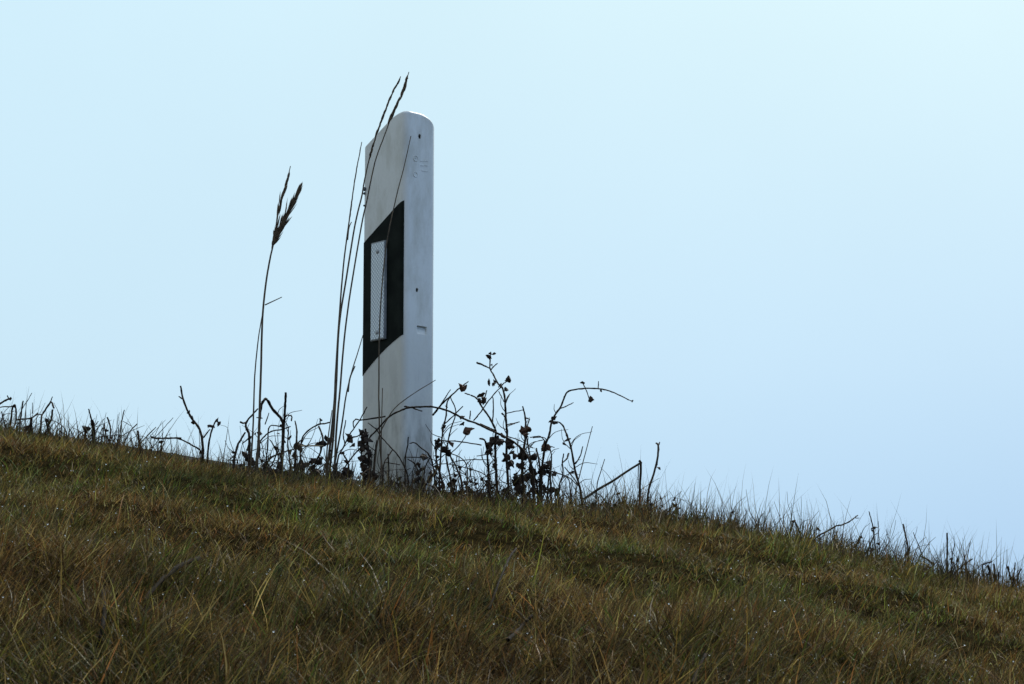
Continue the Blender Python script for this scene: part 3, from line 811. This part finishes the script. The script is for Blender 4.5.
plant('bramble', 'small bramble with one heart-shaped dark leaf against the sky beside the post', 'bramble', 5.0,
      [(c2((325, 210), (280, 290), (225, 370), (190, 440), (160, 500), (150, 600)), 1, 1.8, True), (c2((250, 330), (246, 300), (262, 281), (300, 285), (430, 265)), 1, 1.5, False),
       (c2((300, 365), (260, 380), (215, 390)), 1, 1.6, False), (c2((305, 425), (235, 505), (180, 600)), 1.4, 1.4, True), (c2((205, 285), (190, 370), (200, 420)), 1, 1.2, False), (c2((185, 470), (220, 540), (205, 620)), 1.3, 1.8, False)],
      lv(c2, (240, 392, 10), (240, 425, 7), (185, 465, 7), (215, 560, 10), (190, 590, 10), (225, 600, 11), (150, 600, 9), (205, 520, 7)), group=BT, fine=5)
dw_ = []
for k in range(34):
    f = k / 33; dw_.append((300 + 18 * f + rnd.uniform(-22, 34) * (.4 + f), 345 + 260 * f, rnd.uniform(5, 9)))
plant('dead_weed', 'dense blackened leafy weed before the left edge of the post', 'weed', 4.97,
      [(c2((315, 335), (325, 400), (335, 480), (340, 600)), 1.8, 3, True), (c2((290, 430), (295, 500), (310, 600)), 1.2, 2, True), (c2((380, 400), (370, 480), (360, 600)), 1, 2, True)],
      lv(c2, *dw_), group=BT, fine=5)
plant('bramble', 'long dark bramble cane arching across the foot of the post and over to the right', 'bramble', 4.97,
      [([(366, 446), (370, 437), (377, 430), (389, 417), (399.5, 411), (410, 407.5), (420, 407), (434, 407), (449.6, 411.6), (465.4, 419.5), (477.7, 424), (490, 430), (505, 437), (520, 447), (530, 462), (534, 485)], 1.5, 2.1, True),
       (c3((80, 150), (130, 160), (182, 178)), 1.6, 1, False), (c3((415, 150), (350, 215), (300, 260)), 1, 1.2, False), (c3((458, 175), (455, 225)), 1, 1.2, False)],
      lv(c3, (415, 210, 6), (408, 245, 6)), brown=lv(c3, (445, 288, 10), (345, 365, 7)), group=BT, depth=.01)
plant('dead_weed', 'thin weed shoots crossing the lower front of the post', 'weed', 4.95,
      [(c2((375, 330), (405, 380), (460, 440), (510, 500), (550, 580), (560, 640)), 1, 1.5, True), (c2((470, 455), (440, 500), (420, 540), (415, 620)), 1, 1.4, True), (c2((445, 480), (450, 600)), 1.2, 1.5, True),
       (c2((420, 525), (515, 540)), .8, .9, False), (c2((330, 300), (380, 340)), .8, 1, False)], group=BT, fine=3)
plant('grass_stalk', 'fine straight grass blade slanting over the lower right of the post', 'grass stalk', 4.96,
      [([(435.6, 380), (413, 394), (397, 406), (388, 418), (378, 440), (374, 480)], .7, 1.3, True)], mat=M_stalk, knob=0)
plant('dead_weed', 'arched weed with a dark leaf clump at the right foot of the post', 'weed', 4.96,
      [(c3((105, 325), (100, 380), (88, 440), (85, 620)), 1.1, 1.5, True), (c3((112, 362), (140, 358), (175, 385), (225, 430), (250, 520), (255, 620)), 1, 1.6, True), (c3((90, 440), (190, 442)), .8, 1, False),
       (c3((100, 450), (150, 490), (165, 600)), 1, 1.3, True), (c3((235, 430), (200, 500), (190, 600)), 1, 1.4, True)],
      lv(c3, (198, 435, 8), (160, 490, 8), (155, 520, 8), (185, 500, 7), (170, 560, 9), (150, 580, 8), (235, 560, 9), (190, 590, 9), (240, 530, 7), (245, 600, 9), (265, 500, 7)), group=BT, fine=6)

# --- matted thin dead stems at the foot of the weeds, too many to count
vv, ff, lv_, lf_ = [], [], [], []
for k in range(1150):
    far_ = k >= 560
    px_ = rnd.choice([rnd.uniform(-20, 165), rnd.uniform(590, 1040), rnd.uniform(590, 1040)]) if far_ else rnd.choice([rnd.uniform(238, 365), rnd.uniform(436, 590), rnd.uniform(436, 560), rnd.uniform(365, 436), rnd.uniform(590, 670)])
    y_ = rnd.uniform(4.93, 5.3)
    x_ = (px_ - 512) / FP * y_ * 1.02; z_ = g1(x_, y_) + rnd.uniform(-.01, .02)
    l_ = min(.13, rnd.gammavariate(3, .016) + .015) * (.72 if far_ else .7 if 365 < px_ < 436 or px_ > 590 else 1)
    a = rnd.uniform(0, 6.28); ti = rnd.uniform(.05, .9 if far_ else 1.25); cu_ = rnd.uniform(-.8, 1.4)
    p_ = [Vector((x_, y_, z_))]
    for q_ in range(4):
        t_ = ti + cu_ * q_ / 4 + rnd.uniform(-.25, .25); a += rnd.uniform(-.4, .4)
        p_.append(p_[-1] + Vector((math.sin(t_) * math.cos(a), math.sin(t_) * math.sin(a) * .5, math.cos(t_))) * l_ / 4)
    tube(vv, ff, catmull(p_, 3), rnd.uniform(.0006, .0013), .0003, .0003, 4)
    if rnd.random() < (.10 if far_ else .5):
        dead_leaf(lv_, lf_, rnd.choice(p_[1:4]), rnd.uniform(.006, .014))
b0_ = len(vv); vv += lv_; ff += [tuple(i + b0_ for i in f_) for f_ in lf_]
tag(mesh_obj('weed_tangle', vv, ff, M_twig), 'matted thin dead stems and leaf scraps along the crest and under the weeds', 'dead weeds', kind='stuff')

# --- the big bramble clump right of the post
plant('bramble', 'bramble with an arch nodding right under a large dark leaf, nearest the post', 'bramble', 5.06,
      [(c4((262, 285), (200, 330), (140, 385), (80, 440), (20, 515)), 1.0, 2.0, False), (c4((140, 340), (75, 440)), .8, 1.2, False),
       (c3((345, 95), (325, 130), (320, 200), (300, 300), (290, 420), (280, 600)), 1.2, 2, True), (c3((345, 100), (375, 180), (350, 270), (335, 330), (320, 440), (350, 600)), 1, 1.8, True),
       (c3((250, 345), (380, 350), (520, 370)), 1, 1.2, False), (c3((260, 340), (265, 460), (300, 600)), 1.6, 2.2, True),
       (c3((440, 305), (400, 365), (345, 420)), .8, 1, False), (c3((335, 420), (380, 500), (410, 600)), 1.2, 2.2, True), (c3((570, 455), (430, 455), (340, 475)), .8, 1, False),
       (c3((270, 480), (340, 480), (500, 520), (570, 560)), .8, 1, False), (c3((240, 490), (330, 420), (430, 470), (440, 600)), .9, 1.1, True)],
      lv(c3, (300, 265, 8), (265, 370, 8), (265, 350, 8), (305, 400, 9), (265, 430, 7), (318, 385, 7), (260, 520, 7), (300, 600, 8), (350, 590, 8), (430, 590, 9), (325, 150, 4)),
      brown=lv(c4, (225, 330, 9), (248, 327, 7)), group=BT, fine=30, depth=.03)
plant('bramble', 'tallest bramble shoot right of the post, topped by small dark leaves', 'bramble', 5.1,
      [(c4((412, 110), (410, 190), (435, 240), (460, 290), (500, 340), (515, 450), (520, 550), (527, 640)) + cc((165, 300), (172, 480), (180, 590)), 1.2, 2.8, True),
       (c4((320, 155), (370, 175), (412, 197)), 2, 1.2, False), (c4((460, 160), (437, 180), (415, 205)), 1, 1.2, False), (c4((495, 320), (455, 350), (390, 430), (350, 490), (300, 550)), 1, 1.3, False),
       (c4((545, 370), (530, 400), (515, 435)), 1, 1.3, False), (c4((490, 500), (505, 515), (520, 550)), 1.8, 1.3, False), (c4((610, 560), (560, 572), (522, 580)), .8, 1.2, False), (c4((635, 480), (580, 488), (520, 502)), .8, 1, False),
       (c4((470, 350), (495, 400), (505, 420)), .8, 1, False), (c4((530, 280), (500, 300), (480, 325)), 1, 1.2, False)],
      lv(c4, (415, 98, 6), (440, 98, 5), (395, 122, 6), (425, 165, 5), (408, 118, 5), (405, 290, 7), (428, 298, 7), (440, 285, 5), (545, 265, 8), (532, 278, 6), (518, 328, 8), (475, 308, 5)), group=BT, fine=8)
plant('bramble', 'bramble with dark clustered leaves below and left of the tallest shoot', 'bramble', 5.14,
      [(c4((240, 365), (280, 378), (320, 400), (350, 450), (400, 520), (430, 575), (450, 625), (445, 684)) + cc((95, 330), (100, 450), (105, 580)), 1.2, 3, True),
       (c4((390, 345), (370, 400), (345, 440)), 1, 1.4, False), (c4((430, 390), (434, 470), (428, 560)), 1, 1.4, False), (cc((0, 240), (35, 260), (50, 400), (62, 580)), 1.8, 2.2, True), (cc((0, 150), (60, 175), (95, 190)), 1.8, 1.4, False),
       (cc((0, 490), (50, 470), (110, 440)), .8, 1, False), (cc((-20, 350), (80, 330)), .8, .9, False)],
      lv(c4, (355, 390, 10), (345, 415, 7)) + lv(cc, (70, 245, 10), (75, 280, 11), (40, 318, 9), (70, 300, 8), (90, 410, 7), (45, 520, 10), (30, 10, 7)), group=BT, fine=18, depth=.03)
plant('bramble', 'leafy bramble with a brown leaf near its tip, middle of the clump', 'bramble', 5.07,
      [(cc((265, 40), (280, 100), (285, 160), (282, 240), (270, 330), (262, 430), (270, 600)), 1.4, 3, True), (cc((308, 115), (295, 170), (295, 260), (320, 400), (330, 580)), 1, 2, True),
       (cc((160, 225), (230, 245), (280, 270), (330, 300)), 1, 1, False), (cc((245, 135), (205, 150), (165, 165)), 1, 1, False), (cc((330, 235), (395, 232), (412, 250)), .9, 1, False), (cc((200, 480), (260, 460), (300, 430)), 1, 1, False)],
      lv(cc, (260, 330, 9), (255, 360, 9), (250, 400, 10), (285, 225, 6), (245, 405, 9), (300, 460, 9), (265, 480, 9), (185, 295, 10), (195, 320, 9), (160, 380, 10), (185, 390, 10), (180, 420, 7), (340, 350, 8), (230, 520, 11), (240, 550, 12), (140, 235, 10), (130, 260, 6), (160, 560, 9), (290, 110, 4)),
      brown=lv(cc, (290, 190, 9), (290, 210, 8)), group=BT, fine=22, depth=.03)
plant('dead_weed', 'densest dark weed mass at the right of the bramble clump', 'weed', 5.12,
      [(cc((350, 300), (370, 400), (375, 580)), 1.4, 2.4, True), (cc((330, 440), (350, 520), (360, 590)), 1.4, 2.4, True), (cc((440, 380), (430, 460), (420, 590)), 1.2, 2, True), (cc((460, 450), (540, 480), (560, 560)), .9, 1.2, True)],
      lv(cc, *[(rnd.uniform(325, 425), rnd.uniform(415, 570), rnd.uniform(5, 9)) for _ in range(20)]) + lv(cc, (412, 420, 9), (425, 385, 7), (460, 452, 6), (440, 560, 9), (470, 580, 8)), group=BT, fine=16)
plant('bramble', 'wide thin bramble cane arching far right in a hoop against the sky', 'bramble', 5.05,
      [(c6((500, 152), (485, 147), (440, 125), (390, 103), (340, 92), (270, 90), (190, 103), (165, 140), (150, 180), (110, 240), (95, 310), (75, 370), (62, 450), (55, 570)), .9, 2.4, True),
       (c6((212, 160), (180, 175), (150, 188)), .8, 1.2, False), (c6((258, 65), (275, 100), (290, 140)), .9, .9, False), (c6((335, 55), (333, 92)), .8, 1, False), (c6((503, 148), (498, 156)), 1.4, 1, False),
       (c6((0, 330), (50, 325), (78, 355)), 1, 1, False), (c6((120, 378), (95, 372)), .8, .8, False), (c6((95, 370), (105, 430), (100, 560)), 1.1, 1.6, True)],
      lv(c6, (255, 64, 5), (293, 140, 7), (350, 97, 4), (118, 232, 6), (122, 255, 6), (104, 255, 6), (108, 240, 5), (90, 450, 6)), brown=lv(c6, (68, 372, 13), (72, 378, 9)), group=BT, fine=3)
plant('bramble', 'drooping side cane under the wide hoop, bare with one small leaf', 'bramble', 5.09,
      [(c6((115, 252), (140, 255), (160, 272), (185, 330), (205, 400), (220, 490), (250, 610)), 1.2, 2.4, True), (c6((258, 375), (245, 420), (222, 458)), 1, 1.3, False), (c6((170, 475), (235, 560), (245, 600)), 1, 1.4, False), (c6((120, 500), (180, 520), (230, 560)), .9, 1, False)],
      lv(c6, (185, 343, 7), (170, 360, 4), (120, 505, 6), (205, 505, 6)), group=BT, fine=9)
plant('bare_twig', 'small forked twig standing below the wide hoop of bramble', 'twig', 5.0,
      [(c6((165, 410), (158, 450), (160, 510), (140, 590)), 1.2, 1.5, True), (c6((188, 408), (180, 432), (160, 452)), 1.8, 1.2, False)], group='bare twigs along the crest', fine=2)
plant('grass_stalk', 'long fine grass blade tilting right beneath the wide hoop', 'grass stalk', 5.02, [(c6((305, 275), (275, 390), (235, 545), (225, 610)), .7, 1.4, True)], mat=M_stalk, knob=0)
plant('grass_stalk', 'shorter fine grass blade left of the bent stalk', 'grass stalk', 5.02, [(c6((365, 435), (348, 490), (330, 550), (325, 610)), .7, 1.3, True)], mat=M_stalk, knob=0)
plant('bent_stalk', 'grey stalk snapped over into a long slanting angle on the crest', 'broken stalk', 4.98,
      [(c6((262, 632), (330, 585), (400, 545), (470, 498), (538, 455)), 2.6, 2.0, False), (c6((541, 450), (541, 500), (536, 580), (536, 655)), 2.4, 2.0, True), (c6((530, 462), (527, 580)), 1, .8, False), (c6((534, 443), (545, 456)), 2.5, 2, False)], mat=M_twig2, knob=0, depth=.004)
plant('bare_twig', 'upright knobbly twig with one dark leaf right of the bent stalk', 'twig', 5.02,
      [(c7((550, 335), (558, 350), (550, 420), (520, 520), (515, 590)), 1.8, 2.2, True), (c7((563, 330), (557, 348)), 1, 1.2, False)], lv(c7, (563, 433, 6), (548, 422, 4)), mat=M_twig2, group='bare twigs along the crest')

# --- little twigs along the crest, far left and far right
TW = 'bare twigs along the crest'
def tw(label, Y, strokes, leaves=(), mat=None):
    strokes = [(a, b * .78, c * .72, d) for a, b, c, d in strokes]
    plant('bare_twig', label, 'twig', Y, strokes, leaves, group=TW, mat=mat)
tw('blunt twig poking in at the left edge of the picture, leaf at its end', 5.0, [(cl((62, 106), (40, 112), (0, 135), (-60, 180), (-80, 260)), 2.6, 2.2, True), (cl((42, 90), (50, 104)), 1.4, 1.4, False), (cl((72, 150), (0, 156), (-60, 180)), 1.4, 1.4, False)], lv(cl, (58, 106, 5)))
tw('hooked twig second from the left edge', 5.05, [(cl((90, 250), (92, 190), (85, 142), (70, 165), (62, 240), (55, 310)), 2, 2.6, True), (cl((10, 180), (25, 250), (40, 310)), 1.5, 2, True)], lv(cl, (82, 145, 4), (70, 180, 4)))
tw('fine straight twig crossing a thin blade near the left edge', 5.0, [(cl((132, 120), (122, 180), (110, 300)), 1.8, 2, True), (cl((182, 73), (160, 112), (125, 165), (105, 220)), .8, 1.2, False), (cl((185, 130), (184, 190)), .8, 1, False)])
tw('short twig with a dark lump of leaves at the far left', 5.08, [(cl((215, 188), (180, 215), (130, 222), (100, 225)), 2, 2, False), (cl((180, 220), (178, 320)), 2.6, 3, True)], lv(cl, (150, 265, 7), (160, 285, 9), (178, 290, 7)))
tw('tall crooked twig with a drooping forked tip at the left', 5.02, [(cl((308, 160), (292, 125), (275, 145), (245, 190), (235, 215), (232, 270), (225, 330)), 2.2, 2.6, True), (cl((298, 95), (290, 118)), 1, 1.5, False), (cl((200, 200), (240, 195)), 1.2, 1.2, False)])
tw('thick tilted twig just right of the tall crooked one', 5.06, [(cl((298, 170), (292, 225), (270, 270), (290, 330)), 2.4, 2.2, True), (cl((260, 230), (275, 280), (300, 330)), 2.2, 2.2, True)], lv(cl, (262, 235, 5)))
tw('blackened stump-like twig with a thin tip on the left crest', 5.0, [(cl((505, 165), (515, 205), (524, 240)), 1.6, 2.4, False), (cl((524, 232), (532, 290), (535, 390)), 4.4, 5, True), (cl((560, 235), (538, 262)), 1, 1.2, False), (cl((470, 262), (485, 300), (492, 380)), 2.2, 2.6, True)], lv(cl, (485, 285, 7), (500, 275, 5)))
tw('slim curved twig right of the blackened stump', 5.07, [(cl((610, 212), (625, 255), (628, 300), (618, 390)), 2, 2, True), (cl((595, 250), (602, 310), (640, 390)), 1.6, 2, True)])
tw('thin pale twig with crossing blades on the left crest', 5.04, [(cl((707, 170), (695, 225), (685, 290), (680, 390)), 1.2, 1.6, True), (cl((780, 250), (735, 300), (700, 390)), 1.4, 1.8, True), (cl((700, 235), (745, 260)), .8, .8, False)], mat=M_twig2)
tw('pair of short leaning twigs before the low arching twig', 5.0, [(cl((785, 290), (790, 340), (800, 420)), 2.4, 2.6, True), (cl((888, 268), (850, 305), (800, 360)), 1, 1.6, False), (cl((985, 215), (930, 275), (880, 330)), .7, 1, False)])
tw('level twig lying along the tips of the left crest grass', 5.02, [(cl((1030, 330), (960, 330), (890, 333), (865, 325)), 2, 1.6, False)], lv(cl, (868, 326, 3)))
tw('long wavy twig sloping up to the right, on the right crest', 5.0, [(cr((1012, 315), (990, 330), (960, 352), (920, 370), (890, 375), (830, 410), (790, 430), (745, 475), (730, 520)), 1.4, 2.6, True), (cr((1018, 330), (995, 330)), .8, 1.2, False)], mat=M_twig2)
tw('small twig folded in an upside-down V on the right crest', 5.03, [(cr((690, 450), (675, 395), (650, 350), (632, 395), (622, 440)), 1.8, 2.4, True), (cr((640, 348), (655, 345)), 2.4, 2.4, False)], lv(cr, (648, 348, 3)))
tw('thin twig with a bud-like lump halfway, right of the wavy twig', 5.0, [(ce((162, 120), (172, 160), (183, 200), (190, 270), (200, 350)), 1.2, 2, True), (ce((210, 208), (190, 212)), 1, 1, False)], lv(ce, (184, 208, 5), (186, 225, 4)), mat=M_twig2)
tw('smooth upright twig, next right of the bud-like one', 5.04, [(ce((352, 190), (362, 240), (375, 300), (382, 400)), 2, 2.2, True), (ce((388, 315), (382, 360)), 2, 2, False)], mat=M_twig2)
tw('thin dark twig leaning left, between two upright ones on the right', 5.02, [(ce((408, 235), (430, 290), (452, 345), (470, 400)), .9, 1.4, True), (ce((450, 368), (485, 385), (522, 415)), 1.6, 2.4, False)], lv(ce, (520, 408, 4)), mat=M_twig2)
tw('perfectly straight dark stub standing up on the far right crest', 5.0, [(ce((597, 238), (597, 320), (597, 430)), 2.0, 2.2, True)])
tw('twig with two hanging dark pods beside the straight stub', 5.02, [(ce((738, 385), (705, 405), (680, 425), (635, 468), (620, 500)), 1.8, 2.2, True), (ce((640, 300), (625, 360), (618, 430)), .8, 1.6, True), (ce((665, 350), (660, 380)), .8, .8, False)], lv(ce, (635, 402, 6), (660, 388, 6), (618, 380, 4)))
tw('thin long blade-like twig between the pods and the right edge', 5.04, [(ce((728, 285), (715, 345), (700, 440)), .8, 1.4, True), (ce((690, 440), (730, 475), (760, 510)), 1.6, 2, True)], mat=M_twig2)
tw('right-angled twig pointing right near the right edge', 5.0, [(ce((848, 398), (815, 408), (792, 422), (798, 460), (805, 520)), 1.8, 2.2, True)])
tw('cluster of thick dark stubs near the right edge', 5.03, [(ce((825, 420), (835, 470), (842, 520)), 2.6, 3, True), (ce((857, 412), (862, 460), (860, 520)), 2.4, 3, True), (ce((885, 455), (882, 520)), 2.2, 2.4, True)], lv(ce, (838, 470, 5), (858, 480, 5)))
tw('last dark bushy twig at the right edge', 5.02, [(ce((932, 425), (945, 470), (960, 550)), 2, 2.6, True), (ce((975, 405), (970, 470), (962, 550)), 1.4, 2, True), (ce((1010, 440), (990, 480), (985, 560)), 1.4, 2, True)], lv(ce, (935, 436, 5), (965, 510, 7), (960, 480, 5), (990, 520, 5)))
tw('short dark sprig on the crest right of the wavy twig', 5.04, [(ce((112, 258), (95, 300), (80, 350)), 1.8, 2, True), (ce((80, 300), (95, 330)), 1.8, 1.4, False)], lv(ce, (102, 285, 5), (88, 310, 5)), mat=M_twig2)

# --- dark twigs lying in the grass of the slope
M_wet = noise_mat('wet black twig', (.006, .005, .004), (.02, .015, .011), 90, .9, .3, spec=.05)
def lying(label, pts, w0, w1, yy):
    vv, ff = [], []; path = []
    for (x, r), y in zip(pts, yy):
        p = P(x, r, y); path.append(p)
    root = Vector((path[0].x, path[0].y, g1(path[0].x, path[0].y)))
    tube(vv, ff, catmull(path, 5), w0 / 545 / 2, w1 / 545 / 2, .0006, 6, .15)
    o = mesh_obj('fallen_twig', [v - root for v in vv], ff, M_wet); o.location = root
    tag(o, label, 'twig', 'dark twigs lying in the slope grass')
def ysl(x, r, lift):
    """depth at which the view ray passes `lift` above the slope"""
    for y in np.arange(3.0, 4.8, .01):
        p = P(x, r, y)
        if p.z - g1(p.x, y) <= lift: return y
    return 4.6
def lie(label, pts, w0, w1, lift=.032): lying(label, pts, w0, w1, [ysl(x, r, lift) for x, r in pts])
lie('dark diagonal twig lying in the grass at the lower left', [(144, 600), (160, 582), (180, 566), (199, 558)], 2.6, 3.4)
lie('dark bowed stem lying lower left near the bottom of the picture', [(82, 674), (95, 655), (104, 620), (103, 590)], 2.4, 3)
lie('dark slender stem leaning right in the slope grass below the brambles', [(488, 610), (498, 585), (508, 560), (516, 548)], 1.8, 1.4)
lie('short dark twig in the bottom right of the slope', [(692, 684), (698, 668), (705, 655)], 2.8, 2.2)
lie('dark twig at the bottom middle, leaning right', [(508, 640), (520, 628), (532, 616)], 2.8, 2)
